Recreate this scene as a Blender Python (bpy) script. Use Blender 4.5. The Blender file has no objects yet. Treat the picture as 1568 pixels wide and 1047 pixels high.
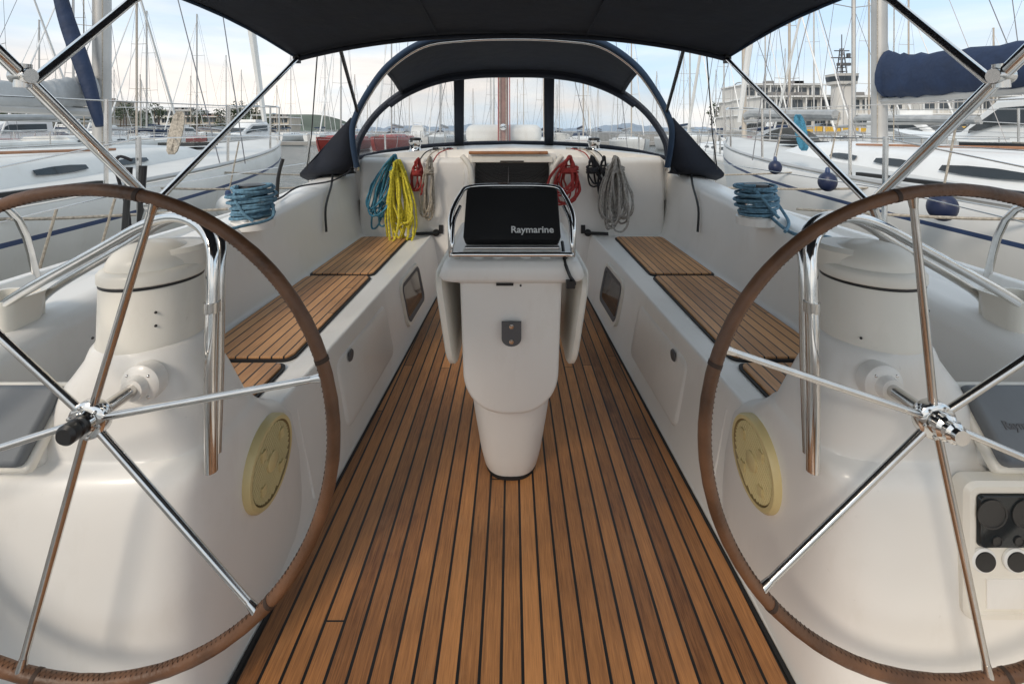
import bpy, math, random
from mathutils import Vector, Matrix
random.seed(7)
R=random.random
def U(a,b): return random.uniform(a,b)
sc=bpy.context.scene
sc.view_settings.view_transform='Standard'
try: sc.view_settings.look='None'
except Exception: pass
sc.view_settings.exposure=0

# ---------------------------------------------------------------- materials
def nt(name):
    m=bpy.data.materials.new(name); m.use_nodes=True
    t=m.node_tree; b=t.nodes['Principled BSDF']
    return m,t,b
def math_node(t,op,a,b=None,clamp=False):
    n=t.nodes.new('ShaderNodeMath'); n.operation=op; n.use_clamp=clamp
    for i,x in enumerate((a,b)):
        if x is None: continue
        if isinstance(x,(int,float)): n.inputs[i].default_value=x
        else: t.links.new(x,n.inputs[i])
    return n.outputs[0]
def mixc(t,f,a,b,mode='MIX'):
    n=t.nodes.new('ShaderNodeMix'); n.data_type='RGBA'; n.blend_type=mode
    for i,x in ((0,f),(6,a),(7,b)):
        if isinstance(x,(int,float)): n.inputs[i].default_value=x
        elif isinstance(x,tuple): n.inputs[i].default_value=(*x,1) if len(x)==3 else x
        else: t.links.new(x,n.inputs[i])
    return n.outputs[2]
def noise(t,vec,scale,detail=4,rough=.55):
    n=t.nodes.new('ShaderNodeTexNoise'); n.inputs['Scale'].default_value=scale
    n.inputs['Detail'].default_value=detail; n.inputs['Roughness'].default_value=rough
    if vec is not None: t.links.new(vec,n.inputs['Vector'])
    return n.outputs[0]
def objco(t): return t.nodes.new('ShaderNodeTexCoord').outputs['Object']
def pm(name,col,rough=.5,metal=0,var=.12,scale=4,bump=0,bscale=60,coat=0,dist=.002,dirt=0):
    m,t,b=nt(name); co=objco(t)
    n=noise(t,co,scale,4)
    lo=tuple(c*(1-var) for c in col); hi=tuple(min(1,c*(1+var*.6)) for c in col)
    r=t.nodes.new('ShaderNodeValToRGB'); r.color_ramp.elements[0].position=.3; r.color_ramp.elements[1].position=.7
    r.color_ramp.elements[0].color=(*lo,1); r.color_ramp.elements[1].color=(*hi,1)
    t.links.new(n,r.inputs[0]); outc=r.outputs[0]
    if dirt:
        mp=t.nodes.new('ShaderNodeMapping'); mp.inputs['Scale'].default_value=(6,6,2.2); t.links.new(co,mp.inputs[0])
        dn=noise(t,mp.outputs[0],1.1,7,.7)
        df=math_node(t,'MULTIPLY',math_node(t,'SUBTRACT',dn,.54,True),dirt,True)
        outc=mixc(t,df,outc,(.45,.39,.30))
        sn=noise(t,co,46,3,.6); sf=math_node(t,'MULTIPLY',math_node(t,'SUBTRACT',sn,.71,True),dirt*3,True)
        outc=mixc(t,sf,outc,(.22,.19,.15))
    t.links.new(outc,b.inputs['Base Color'])
    b.inputs['Roughness'].default_value=rough; b.inputs['Metallic'].default_value=metal
    b.inputs['Coat Weight'].default_value=coat; b.inputs['Coat Roughness'].default_value=.12
    if metal<.5:
        rr=math_node(t,'MULTIPLY_ADD',n,.2); rr.node.inputs[2].default_value=rough-.1
        t.links.new(rr,b.inputs['Roughness'])
    if bump>0:
        n2=noise(t,co,bscale,3); bp=t.nodes.new('ShaderNodeBump'); bp.inputs['Strength'].default_value=bump
        bp.inputs['Distance'].default_value=dist
        t.links.new(n2,bp.inputs['Height']); t.links.new(bp.outputs[0],b.inputs['Normal'])
    return m
def teak(name,pitch,dark=(.115,.05,.022),light=(.36,.17,.075),caulk=.006,worn=.3,jl=4.3,ckc=(.007,.007,.007)):
    m,t,b=nt(name); co=objco(t)
    s=t.nodes.new('ShaderNodeSeparateXYZ'); t.links.new(co,s.inputs[0])
    u=math_node(t,'DIVIDE',s.outputs[0],pitch); u=math_node(t,'ADD',u,.5)
    fl=math_node(t,'FLOOR',u); fr=math_node(t,'FRACT',u)
    d=math_node(t,'ABSOLUTE',math_node(t,'SUBTRACT',fr,.5))
    ck=math_node(t,'GREATER_THAN',d,.5-caulk/pitch/2)
    wn=t.nodes.new('ShaderNodeTexWhiteNoise'); wn.noise_dimensions='1D'; t.links.new(fl,wn.inputs['W'])
    rnd=wn.outputs['Value']
    yy=math_node(t,'ADD',math_node(t,'DIVIDE',s.outputs[1],jl),math_node(t,'MULTIPLY',rnd,3.7))
    fy=math_node(t,'FRACT',yy); bj=math_node(t,'LESS_THAN',fy,.0010)
    seg=math_node(t,'FLOOR',yy)
    wn2=t.nodes.new('ShaderNodeTexWhiteNoise'); wn2.noise_dimensions='2D'
    c2=t.nodes.new('ShaderNodeCombineXYZ'); t.links.new(fl,c2.inputs[0]); t.links.new(seg,c2.inputs[1]); t.links.new(c2.outputs[0],wn2.inputs['Vector'])
    ck=math_node(t,'MAXIMUM',ck,bj)
    c=t.nodes.new('ShaderNodeCombineXYZ')
    t.links.new(math_node(t,'MULTIPLY',s.outputs[0],70),c.inputs[0])
    t.links.new(math_node(t,'ADD',math_node(t,'MULTIPLY',s.outputs[1],2.2),math_node(t,'MULTIPLY',rnd,51)),c.inputs[1])
    g=noise(t,c.outputs[0],1.6,6,.65)
    c3=t.nodes.new('ShaderNodeCombineXYZ')
    t.links.new(math_node(t,'MULTIPLY',s.outputs[0],300),c3.inputs[0]); t.links.new(math_node(t,'MULTIPLY',s.outputs[1],11),c3.inputs[1])
    g2=noise(t,c3.outputs[0],1.0,3,.7)
    patch=noise(t,co,1.5,4,.58)
    f=math_node(t,'ADD',math_node(t,'MULTIPLY',g,.75),math_node(t,'MULTIPLY',math_node(t,'SUBTRACT',wn2.outputs['Value'],.5),.52))
    f=math_node(t,'ADD',f,math_node(t,'MULTIPLY',math_node(t,'SUBTRACT',patch,.5),1.5))
    f=math_node(t,'ADD',f,math_node(t,'MULTIPLY',math_node(t,'SUBTRACT',g2,.5),1.2))
    f=math_node(t,'ADD',f,.16,True)
    col=mixc(t,f,dark,light)
    worn_n=noise(t,co,9,6,.7)
    wf=math_node(t,'MULTIPLY',math_node(t,'SUBTRACT',worn_n,.56,True),worn*3,True)
    col=mixc(t,wf,col,(.45,.30,.17))
    kn=noise(t,co,20,3,.6); kf=math_node(t,'MULTIPLY',math_node(t,'SUBTRACT',kn,.72,True),5,True)
    col=mixc(t,kf,col,(.08,.035,.017))
    col=mixc(t,ck,col,ckc)
    t.links.new(col,b.inputs['Base Color'])
    rr=math_node(t,'MULTIPLY_ADD',patch,.5); rr.node.inputs[2].default_value=.18
    t.links.new(rr,b.inputs['Roughness'])
    bp=t.nodes.new('ShaderNodeBump'); bp.inputs['Strength'].default_value=.7; bp.inputs['Distance'].default_value=.0015
    h=math_node(t,'SUBTRACT',math_node(t,'MULTIPLY',g2,.6),ck)
    t.links.new(h,bp.inputs['Height']); t.links.new(bp.outputs[0],b.inputs['Normal'])
    return m

M={}
M['gel']=pm('white_gelcoat',(.83,.81,.77),.38,0,.045,1.6,.10,5,coat=.2,dist=.004,dirt=.7)
M['gel2']=pm('aged_gelcoat',(.80,.765,.685),.40,0,.06,3,.1,9,coat=.15,dirt=.9)
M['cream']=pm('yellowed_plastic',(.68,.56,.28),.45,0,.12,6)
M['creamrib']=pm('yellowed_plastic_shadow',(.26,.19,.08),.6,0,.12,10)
M['sole']=teak('teak_sole',.052,dark=(.125,.048,.018),light=(.60,.27,.095),caulk=.0078)
M['seat']=teak('teak_seat',.046,dark=(.24,.105,.040),light=(.68,.36,.16),caulk=.0062,worn=.2,ckc=(.015,.015,.015))
M['caulk']=pm('black_caulk',(.012,.012,.013),.6)
M['steel']=pm('stainless_steel',(.66,.645,.62),.20,1,.1,20)
M['chrome']=pm('polished_steel',(.78,.77,.75),.10,1,.08,20)
M['leather']=pm('brown_leather',(.15,.070,.034),.48,0,.5,10,.8,110)
M['stitch']=pm('leather_stitch',(.045,.025,.016),.7)
M['navy']=pm('navy_canvas',(.012,.016,.027),.85,0,.3,5,.4,11,dist=.012)
M['navyb']=pm('blue_canvas_trim',(.014,.036,.075),.8,0,.2,8,.2,40)
M['cover']=pm('blue_sail_cover',(.014,.03,.075),.75,0,.3,3,.7,4,dist=.06)
M['gcover']=pm('grey_sail_cover',(.42,.43,.43),.75,0,.2,3,.7,5,dist=.05)
M['black']=pm('black_plastic',(.015,.015,.016),.4,0,.3,8,.1,60)
M['fabric']=pm('black_cover_fabric',(.009,.009,.010),.8,0,.3,8,.35,320)
M['grey']=pm('grey_cover',(.15,.165,.18),.6,0,.15,8,.3,30)
M['dglass']=pm('dark_glass',(.02,.025,.028),.08,0,.2,3)
M['ddial']=pm('gauge_black',(.035,.035,.035),.35)
M['rubber']=pm('grey_rubber',(.10,.10,.105),.6)
M['alu']=pm('mast_aluminium',(.50,.49,.47),.45,.5,.12,3)
M['mastb']=pm('mast_beige',(.50,.44,.37),.5,0,.1,5)
M['mastr']=pm('mast_redbrown',(.33,.19,.16),.5,0,.3,5)
M['wire']=pm('rig_wire',(.22,.22,.23),.4,.4)
M['white']=pm('white_paint',(.80,.80,.78),.4,0,.07,1.2,.1,3,dirt=.5)
M['dirtywhite']=pm('weathered_white',(.70,.70,.67),.5,0,.14,1.5,.2,6,dirt=1.2)
M['nonskid']=pm('nonskid_deck',(.60,.60,.58),.7,0,.1,2,.4,90)
M['stripe']=pm('blue_stripe',(.03,.06,.15),.4)
M['red']=pm('red_paint',(.33,.04,.03),.45)
M['fender']=pm('navy_fender',(.012,.02,.06),.4)
M['tan']=pm('tan_fender',(.50,.38,.22),.55)
M['concrete']=pm('concrete',(.33,.32,.30),.85,0,.2,.4,.3,3)
M['wallw']=pm('building_white',(.64,.62,.58),.8,0,.12,.15)
M['wallt']=pm('building_tan',(.45,.40,.33),.8,0,.15,.15)
M['winb']=pm('window_band',(.06,.075,.09),.15,0,.4,.4)
M['roof']=pm('roof_grey',(.25,.24,.23),.8)
M['tile']=pm('roof_tile',(.30,.14,.09),.8)
M['yellowp']=pm('yellow_barrier',(.70,.42,.05),.6)
M['asphalt']=pm('asphalt',(.06,.06,.06),.9,0,.2,.5)
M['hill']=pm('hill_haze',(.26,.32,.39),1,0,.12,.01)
M['leaf']=pm('tree_foliage',(.055,.075,.04),.9,0,.5,.12)
M['bark']=pm('bark',(.10,.07,.05),.9)
M['wood']=pm('varnished_wood',(.38,.16,.06),.3,0,.25,9,coat=.5)
def rope_mat(name,col):
    return pm(name,col,.85,0,.45,60,.9,220,dist=.004)
M['r_blue']=rope_mat('rope_blue',(.06,.24,.36))
M['r_lblue']=rope_mat('rope_light_blue',(.13,.26,.36))
M['r_yel']=rope_mat('rope_yellow',(.66,.58,.05))
M['r_red']=rope_mat('rope_red',(.38,.045,.04))
M['r_bei']=rope_mat('rope_beige',(.45,.40,.33))
M['r_gry']=rope_mat('rope_grey',(.38,.36,.33))
M['r_blk']=rope_mat('rope_black',(.02,.02,.025))
m,t,b=nt('clear_vinyl')
b.inputs['Base Color'].default_value=(.70,.71,.74,1); b.inputs['Roughness'].default_value=.25
tr=t.nodes.new('ShaderNodeBsdfTransparent'); tr.inputs[0].default_value=(.95,.955,.96,1)
mx=t.nodes.new('ShaderNodeMixShader'); co=objco(t); n=noise(t,co,3,5)
t.links.new(math_node(t,'MULTIPLY_ADD',n,.22),mx.inputs[0]); mx.inputs[0].links[0].from_node.inputs[2].default_value=.03
t.links.new(tr.outputs[0],mx.inputs[1]); t.links.new(b.outputs[0],mx.inputs[2])
t.links.new(mx.outputs[0],t.nodes['Material Output'].inputs[0]); M['vinyl']=m
m,t,b=nt('sea_water'); b.inputs['Base Color'].default_value=(.035,.048,.042,1); b.inputs['Roughness'].default_value=.06
b.inputs['Specular IOR Level'].default_value=.32
co=objco(t); mp=t.nodes.new('ShaderNodeMapping'); mp.inputs['Scale'].default_value=(1.1,1.7,1); t.links.new(co,mp.inputs[0])
n=noise(t,mp.outputs[0],1.2,5,.55); bp=t.nodes.new('ShaderNodeBump'); bp.inputs['Strength'].default_value=.9; bp.inputs['Distance'].default_value=.22
t.links.new(n,bp.inputs['Height']); t.links.new(bp.outputs[0],b.inputs['Normal']); M['water']=m

# ---------------------------------------------------------------- mesh builder
class MB:
    def __init__(s): s.v=[];s.f=[];s.mi=[];s.mats=[]
    def m(s,k):
        mat=M[k]
        if mat not in s.mats: s.mats.append(mat)
        return s.mats.index(mat)
    def quadstrip(s,rings,k,closed=False,cap0=False,cap1=False,face_mat=None):
        i0=len(s.v); n=len(rings[0]); mi=s.m(k)
        for r in rings: s.v+= [tuple(p) for p in r]
        for a in range(len(rings)-1):
            for j in range(n if closed else n-1):
                j2=(j+1)%n
                s.f.append((i0+a*n+j,i0+a*n+j2,i0+(a+1)*n+j2,i0+(a+1)*n+j))
                s.mi.append(s.m(face_mat(a,j)) if face_mat else mi)
        if cap0: s.f.append(tuple(i0+j for j in range(n))[::-1]); s.mi.append(mi)
        if cap1:
            o=i0+(len(rings)-1)*n; s.f.append(tuple(o+j for j in range(n))); s.mi.append(mi)
    def tube(s,pts,r,k,seg=10,closed=False,rr=None):
        pts=[Vector(p) for p in pts]; n=len(pts); rings=[]
        up=None
        for i,p in enumerate(pts):
            a=pts[(i-1)%n] if (closed or i>0) else p
            c=pts[(i+1)%n] if (closed or i<n-1) else p
            d=(c-a).normalized()
            if up is None:
                up=Vector((0,0,1)) if abs(d.z)<.9 else Vector((1,0,0))
            side=d.cross(up)
            if side.length<1e-5: side=d.orthogonal()
            side.normalize(); up=side.cross(d).normalized()
            rad=rr[i] if rr else r
            rings.append([p+side*math.cos(q)*rad+up*math.sin(q)*rad for q in [2*math.pi*j/seg for j in range(seg)]])
        if closed: rings.append(rings[0])
        s.quadstrip(rings,k,True,not closed,not closed)
    def lathe(s,c,prof,k,seg=32,axis='z',sx=1,mats=None):
        rings=[]
        for r,z in prof:
            ring=[]
            for j in range(seg):
                a=2*math.pi*j/seg; u=r*math.cos(a); w=r*math.sin(a)
                if axis=='z': ring.append((c[0]+u,c[1]+w,c[2]+z))
                elif axis=='y': ring.append((c[0]+u,c[1]+z,c[2]+w))
                else: ring.append((c[0]+z*sx,c[1]+u,c[2]+w))
            rings.append(ring)
        s.quadstrip(rings,k,True,True,True,face_mat=(lambda a,j:mats[a]) if mats else None)
    def box(s,c,d,k,rot=None):
        i0=len(s.v); mi=s.m(k)
        for x in(-.5,.5):
            for y in(-.5,.5):
                for z in(-.5,.5):
                    p=Vector((x*d[0],y*d[1],z*d[2]))
                    if rot: p=rot@p
                    s.v.append(tuple(p+Vector(c)))
        for f in((0,1,3,2),(4,6,7,5),(0,4,5,1),(2,3,7,6),(0,2,6,4),(1,5,7,3)):
            s.f.append(tuple(i0+q for q in f)); s.mi.append(mi)
    def prism(s,outline,a,b,k):
        s.quadstrip([[Vector(p)+Vector(a) for p in outline],[Vector(p)+Vector(b) for p in outline]],k,True,True,True)
    def sphere(s,c,r,k,seg=16,sz=1):
        s.lathe(c,[(max(.0005,r*math.sin(math.pi*i/seg)),-r*sz*math.cos(math.pi*i/seg)) for i in range(seg+1)],k,seg*2)
    def build(s,name,parent=None,bevel=0,seg=3,smooth=38,recenter=True,solid=0):
        me=bpy.data.meshes.new(name)
        c=Vector((0,0,0))
        if recenter:
            xs=list(zip(*s.v)); c=Vector([(min(q)+max(q))/2 for q in xs])
        me.from_pydata([tuple(Vector(p)-c) for p in s.v],[],s.f)
        for mt in s.mats: me.materials.append(mt)
        me.polygons.foreach_set('material_index',s.mi)
        me.polygons.foreach_set('use_smooth',[True]*len(s.f))
        import bmesh
        bm=bmesh.new(); bm.from_mesh(me)
        if not solid: bmesh.ops.recalc_face_normals(bm,faces=bm.faces)
        bm.to_mesh(me); bm.free()
        me.update()
        try: me.set_sharp_from_angle(angle=math.radians(smooth))
        except Exception: pass
        o=bpy.data.objects.new(name,me); sc.collection.objects.link(o); o.location=c
        if solid:
            md=o.modifiers.new('solid','SOLIDIFY'); md.thickness=solid; md.offset=0
        if bevel:
            md=o.modifiers.new('bev','BEVEL'); md.width=bevel; md.segments=seg; md.limit_method='ANGLE'; md.angle_limit=math.radians(35); md.harden_normals=True
        if parent: par(o,parent)
        return o
def par(o,p):
    o.parent=p; o.matrix_parent_inverse=Matrix.Translation(-Vector(p.location))
def empty(name,loc=(0,0,0)):
    e=bpy.data.objects.new(name,None); e.location=loc; e.empty_display_size=.2; sc.collection.objects.link(e); return e
def cat(pts,n=8,closed=False):
    P=[Vector(p) for p in pts]; out=[]; N=len(P)
    for i in range(N if closed else N-1):
        if closed: p0,p1,p2,p3=P[(i-1)%N],P[i],P[(i+1)%N],P[(i+2)%N]
        else: p0,p1,p2,p3=P[max(i-1,0)],P[i],P[i+1],P[min(i+2,N-1)]
        for j in range(n):
            t=j/n
            out.append(.5*((2*p1)+(p2-p0)*t+(2*p0-5*p1+4*p2-p3)*t*t+(3*p1-p0-3*p2+p3)*t**3))
    if not closed: out.append(P[-1])
    return out
def fillet(pts,n=5):
    out=[]
    for i,(a,b,r) in enumerate(pts):
        p=Vector((a,b))
        if i in(0,len(pts)-1) or r==0:
            out.append(p); continue
        p0=Vector(pts[i-1][:2]); p1=Vector(pts[i+1][:2])
        d0=(p0-p); d1=(p1-p); rr=min(r,d0.length*.48,d1.length*.48)
        s0=p+d0.normalized()*rr; s1=p+d1.normalized()*rr
        for j in range(n+1):
            t=j/n; out.append(s0*(1-t)**2+p*2*t*(1-t)+s1*t*t)
    return out
def rrect(w,h,r,n=6):
    o=[]
    for cx,cy,a0 in((w/2-r,h/2-r,0),(-w/2+r,h/2-r,90),(-w/2+r,-h/2+r,180),(w/2-r,-h/2+r,270)):
        for j in range(n+1):
            a=math.radians(a0+90*j/n); o.append((cx+r*math.cos(a),cy+r*math.sin(a)))
    return o
def sup(cx,cy,hx,hy,p,z,n=56):
    o=[]
    for j in range(n):
        a=2*math.pi*j/n; c=math.cos(a); s=math.sin(a)
        o.append((cx+hx*math.copysign(abs(c)**(2/p),c),cy+hy*math.copysign(abs(s)**(2/p),s),z))
    return o

# ================================================================= OWN BOAT
boat=empty('sailing_yacht',(0,3,0))
def hw(y): return .672-.03*(y-1.1)
def wallx(y,z): return hw(y)+.2*z
for sx,side in((-1,'port'),(1,'starboard')):
    mb=MB(); rings=[]
    for y in [1.0,1.15,1.3,1.45,1.6,1.9,2.2,2.5,2.8,3.1,3.4,3.65,3.95]:
        k=(y-1.0)/2.95
        ct=.715+.235*k**.8
        ci=1.27+.04*k
        ob=1.93+.07*math.sin(k*2.2)
        h=hw(y)
        pr=[(h-.03,-.02,0),(h,.0,.02),(h+.075,.405,.0),(h+.083,.428,.03),(h+.12,.422,.02),(1.225,.412,0),(1.262,.43,.04),(1.30,.55,.05),(ci+.05,ct-.03,.06),(ci+.10,ct+.005,.05),(ci+.27,ct-.01,.05),(ci+.36,max(ct-.14,.685),.06),(ci+.42,.68,.06),(ob-.05,.68,.03),(ob-.045,.725,.01),(ob,.725,.01),(ob+.01,.62,.05),(ob-.02,.1,.2),(ob-.35,-.9,0)]
        rings.append([(sx*p.x,y,p.y) for p in fillet(pr)])
    mb.quadstrip(rings,'gel')
    mb.build('cockpit_moulding_'+side,boat,recenter=False)
    for nm,(y0,y1) in {'forward':(2.76,3.72),'main':(1.74,2.72),'aft':(1.47,1.70)}.items():
        xo=1.225; xi=.846; r=.035
        base=[]
        for x,y in rrect(xo-xi,y1-y0,r): base.append((sx*((xo+xi)/2+x),(y0+y1)/2+y,0))
        def sc_(q,s,cx,cy): return [(cx+(p[0]-cx)*(1+s/((xo-xi)/2)),cy+(p[1]-cy)*(1+s/((y1-y0)/2)),0) for p in q]
        cx=sx*(xo+xi)/2; cy=(y0+y1)/2
        b1=MB(); b1.prism(sc_(base,.009,cx,cy),(0,0,.405),(0,0,.429),'caulk'); b1.build('seat_gasket_%s_%s'%(nm,side),boat,smooth=30)
        b1=MB(); b1.prism(sc_(base,-.002,cx,cy),(0,0,.41),(0,0,.437),'seat'); b1.build('seat_teak_%s_%s'%(nm,side),boat,bevel=.003,smooth=30)
    b1=MB(); rr=[]
    for y in(-.9,.2,1.02):
        rr.append([(sx*p.x,y,p.y) for p in fillet([(1.22,-.02,0),(1.25,.70,.06),(1.6,.71,.08),(1.72,.665,.05),(1.9,.66,.02),(1.93,.6,.05),(1.6,-.9,0)])])
    b1.quadstrip(rr,'gel'); b1.build('aft_coaming_'+side,boat,recenter=False)
    def on_wall(u,v,yc,zc,off):
        y=yc+u; z=zc+v
        return (sx*(wallx(y,z)-off),y,z)
    b1=MB()
    ro=rrect(.62,.26,.04)
    b1.quadstrip([[on_wall(a,b_,2.16,.225,.0005) for a,b_ in rrect(.64,.28,.05)],[on_wall(a,b_,2.16,.225,.010) for a,b_ in ro],[on_wall(a*.985,b_*.96,2.16,.225,.013) for a,b_ in ro]],'gel',True,False,True)
    b1.build('locker_panel_'+side,boat,smooth=60)
    b1=MB(); c=on_wall(-.2,.10,2.16,.235,.014)
    b1.lathe(c,[(.001,-.010),(.022,-.010),(.026,-.004),(.014,0),(.012,.004),(.001,.004)],'rubber',24,'x',sx); b1.build('locker_latch_'+side,boat)
    b1=MB()
    b1.tube([on_wall(-.62,v,2.16,.2,.001) for v in(-.14,.0,.12,.16)],.006,'gel',8); b1.build('wall_moulding_'+side,boat)
    yc,zc=3.0,.235
    b1=MB(); o2=rrect(.44,.25,.055); o3=rrect(.38,.19,.04)
    b1.quadstrip([[on_wall(a,b_,yc,zc,.0005) for a,b_ in rrect(.48,.29,.07)],[on_wall(a,b_,yc,zc,.018) for a,b_ in rrect(.47,.28,.065)],[on_wall(a,b_,yc,zc,.018) for a,b_ in o2],[on_wall(a,b_,yc,zc,.008) for a,b_ in o3]],'gel2',True)
    b1.build('portlight_frame_'+side,boat,smooth=60)
    b1=MB(); b1.quadstrip([[on_wall(a,b_,yc,zc,.019) for a,b_ in rrect(.43,.24,.05)],[on_wall(a,b_,yc,zc,.021) for a,b_ in rrect(.41,.22,.045)],[on_wall(a,b_,yc,zc,.012) for a,b_ in rrect(.37,.18,.03)]],'rubber',True)
    b1.build('portlight_seal_'+side,boat,smooth=60)
    b1=MB(); b1.quadstrip([[on_wall(a,b_,yc,zc,.013) for a,b_ in rrect(.39,.20,.03)],[on_wall(a,b_,yc,zc,.0135) for a,b_ in rrect(.30,.1,.02)]],'dglass',True,False,True); b1.build('portlight_glass_'+side,boat)
mb=MB(); mb.quadstrip([[(-hw(y)+.012,y,.004),(hw(y)-.012,y,.004)] for y in(-.9,1.0,2.0,3.0,3.9)],'sole'); mb.build('teak_sole',boat,recenter=False)
mb=MB()
for s_ in(-1,1): mb.quadstrip([[(s_*(hw(y)-.020),y,.0065),(s_*(hw(y)-.008),y,.0065)] for y in(.95,2.0,3.9)],'caulk')
mb.build('sole_edge_seam',boat,recenter=False)
mb=MB(); mb.box((0,.6,-.03),(3.0,3.4,.05),'gel'); mb.box((0,3,-.033),(1.5,3,.045),'gel'); mb.build('sole_base',boat)
mb=MB(); mb.box((0,-.85,.2),(2.9,.5,.45),'gel'); mb.build('transom_seat',boat,bevel=.05)
mb=MB()
for s_ in(-1,1):
    mb.box((s_*.81,3.93,.52),(.98,.16,1.1),'gel')
mb.build('cabin_bulkhead',boat,bevel=.05,seg=5)
mb=MB()
for s_ in(-1,1):
    mb.tube(cat([(s_*.37,3.86,.05),(s_*.37,3.85,.6),(s_*.365,3.85,.95),(s_*.35,3.87,1.03)],5),.045,'gel',14)
    mb.tube(cat([(s_*.325,3.80,.60),(s_*.335,3.80,.85),(s_*.355,3.80,1.0),(s_*.42,3.82,1.09)],5),.022,'gel2',12)
mb.box((0,3.9,.36),(.66,.09,.72),'gel'); mb.build('companionway_frame',boat,bevel=.015)
mb=MB(); mb.box((0,4.6,.65),(.66,1.3,.85),'black'); mb.build('cabin_shade_block',boat)  # solid black block behind the opening, standing in for the unlit cabin's shade
mb=MB()
mb.box((0,4.25,1.075),(.74,.85,.07),'gel'); mb.box((0,3.815,1.06),(.68,.03,.05),'gel2')
mb.box((0,3.80,1.045),(.2,.02,.012),'black')
mb.build('sliding_hatch',boat,bevel=.02)
mb=MB(); mb.box((-.03,3.80,1.118),(.66,.05,.026),'wood'); mb.build('hatch_wood_trim',boat,bevel=.008)
mb=MB(); mb.box((0,3.945,.76),(.62,.02,.05),'wood'); mb.tube([(-.03,3.93,.78),(-.03,3.93,.99)],.006,'rubber',6); mb.build('washboard',boat)
mb=MB(); rr=[]
for i in range(12):
    k=i/11; y=3.95+k*5.2; w=1.36-.62*k**1.6; zt=1.09-.12*k+.05*math.sin(k*3); zb=.70
    rr.append([(x,y,z) for x,z in [(-w-.12,zb),(-w-.02,zb+.1),(-w,zt-.08),(-w+.08,zt-.01),(-w*.6,zt+.035),(0,zt+.06),(w*.6,zt+.035),(w-.08,zt-.01),(w,zt-.08),(w+.02,zb+.1),(w+.12,zb)]])
mb.quadstrip(rr,'gel',False,True,True); mb.build('coachroof',boat)
mb=MB(); rr=[]
for i in range(12):
    k=i/11; y=3.9+k*6.8; w=max(.03,1.97*(1-k**2.3)); z=.70+.12*k
    rr.append([(-w*.8,y-.6*k,-.9),(-w,y,z),(-w+.02,y,z+.04),(-w+.05,y,z+.04),(-w*.95+.02,y,z),(0,y,z+.03),(w*.95-.02,y,z),(w-.05,y,z+.04),(w-.02,y,z+.04),(w,y,z),(w*.8,y-.6*k,-.9)])
mb.quadstrip(rr,'gel'); mb.build('foredeck',boat)
mb=MB(); mb.tube([(-.12,6.4,1.1),(-.12,6.4,14)],.068,'mastr',16); mb.tube([(-.12,6.3,2.9),(-.05,2.9,3.1)],.07,'alu',12)
for a in(-.19,-.17,-.08,-.03): mb.tube([(a,6.30,1.15),(a*.8-.03,6.32,9)],.007,'r_red' if a<-.18 or a>-.05 else 'r_bei',5)
mb.lathe((-.12,6.31,1.35),[(.001,-.16),(.045,-.15),(.03,-.08),(.045,-.02)],'chrome',16,'y')
for s_ in(-1,1):
    mb.tube([(s_*1.7,6.6,.8),(s_*1.0,6.45,7),(-.12,6.4,13.8)],.005,'wire',5)
    mb.tube([(s_*1.1,6.2,1.0),(-.12,6.4,6)],.005,'wire',5)
mb.build('mast_and_boom',boat)
mb=MB(); mb.box((-.12,7.3,1.25),(1.1,1.6,.28),'dirtywhite'); mb.build('deck_liferaft',boat,bevel=.11,seg=5)
mb=MB()
for s_ in(-1,1):
    tops=[];mids=[]
    for y,x in((2.35,1.92),(4.3,1.91),(6.2,1.72),(8.2,1.2),(9.9,.45)):
        mb.tube([(s_*x,y,.70),(s_*(x+.01),y,1.27)],.0125,'steel',8); tops.append((s_*(x+.01),y,1.26)); mids.append((s_*(x+.01),y,1.0))
    mb.tube([(s_*1.95,1.0,1.05)]+tops,.004,'steel',5); mb.tube([(s_*1.95,1.0,.9)]+mids,.003,'steel',5)
    mb.tube(cat([(s_*1.95,.9,.68),(s_*1.95,.95,1.02),(s_*1.95,1.1,1.08),(s_*1.95,1.4,1.06),(s_*1.94,1.75,1.0),(s_*1.93,1.85,.70)],5),.0125,'steel',10)
for y in(2.25,2.34): mb.tube([(-1.92,y,.72),(-1.90,y+.01,1.12)],.014,'black',8)
mb.tube(cat([(-1.92,2.3,1.15),(-1.97,2.28,1.17),(-2.0,2.3,1.1),(-1.96,2.32,.9),(-1.93,2.3,.8)],5),.008,'r_blk',6)
mb.tube(cat([(-1.5,2.9,.80),(-1.49,2.9,1.0),(-1.47,2.92,1.12)],5),.011,'black',6)
mb.build('lifelines',boat)
mb=MB()
for s_ in(-1,1):
    mb.tube([(s_*.62,3.83,.44),(s_*.80,3.78,.445)],.014,'black',8); mb.lathe((s_*.64,3.835,.44),[(.03,0),(.03,.03),(.001,.03)],'black',16,'y')
    mb.box((s_*.6,3.86,.47),(.035,.05,.07),'black')
    for j in range(4): mb.box((s_*(.5+.06*j),4.05,1.13),(.03,.12,.045),'black' if j%2 else 'alu')
    for j in range(3): mb.tube(cat([(s_*(.5+.06*j),4.1,1.14),(s_*(.55+.07*j),4.0,1.14),(s_*(.62+.06*j),3.86,1.11),(s_*(.66+.06*j),3.80,1.04)],4),.005,('r_red','r_bei','r_blk')[j],6)
    mb.tube(cat([(s_*1.38,3.5,.96),(s_*1.33,3.35,.90),(s_*1.31,3.2,.76),(s_*1.285,3.15,.60)],5),.008,'black',6)
mb.build('deck_fittings',boat)
mb=MB()
mb.tube(cat([(-1.25,3.6,1.0),(-1.3,3.3,.94),(-1.45,3.1,.92),(-1.42,2.8,.89),(-1.36,2.55,.90)],6),.006,'r_blk',6)
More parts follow.
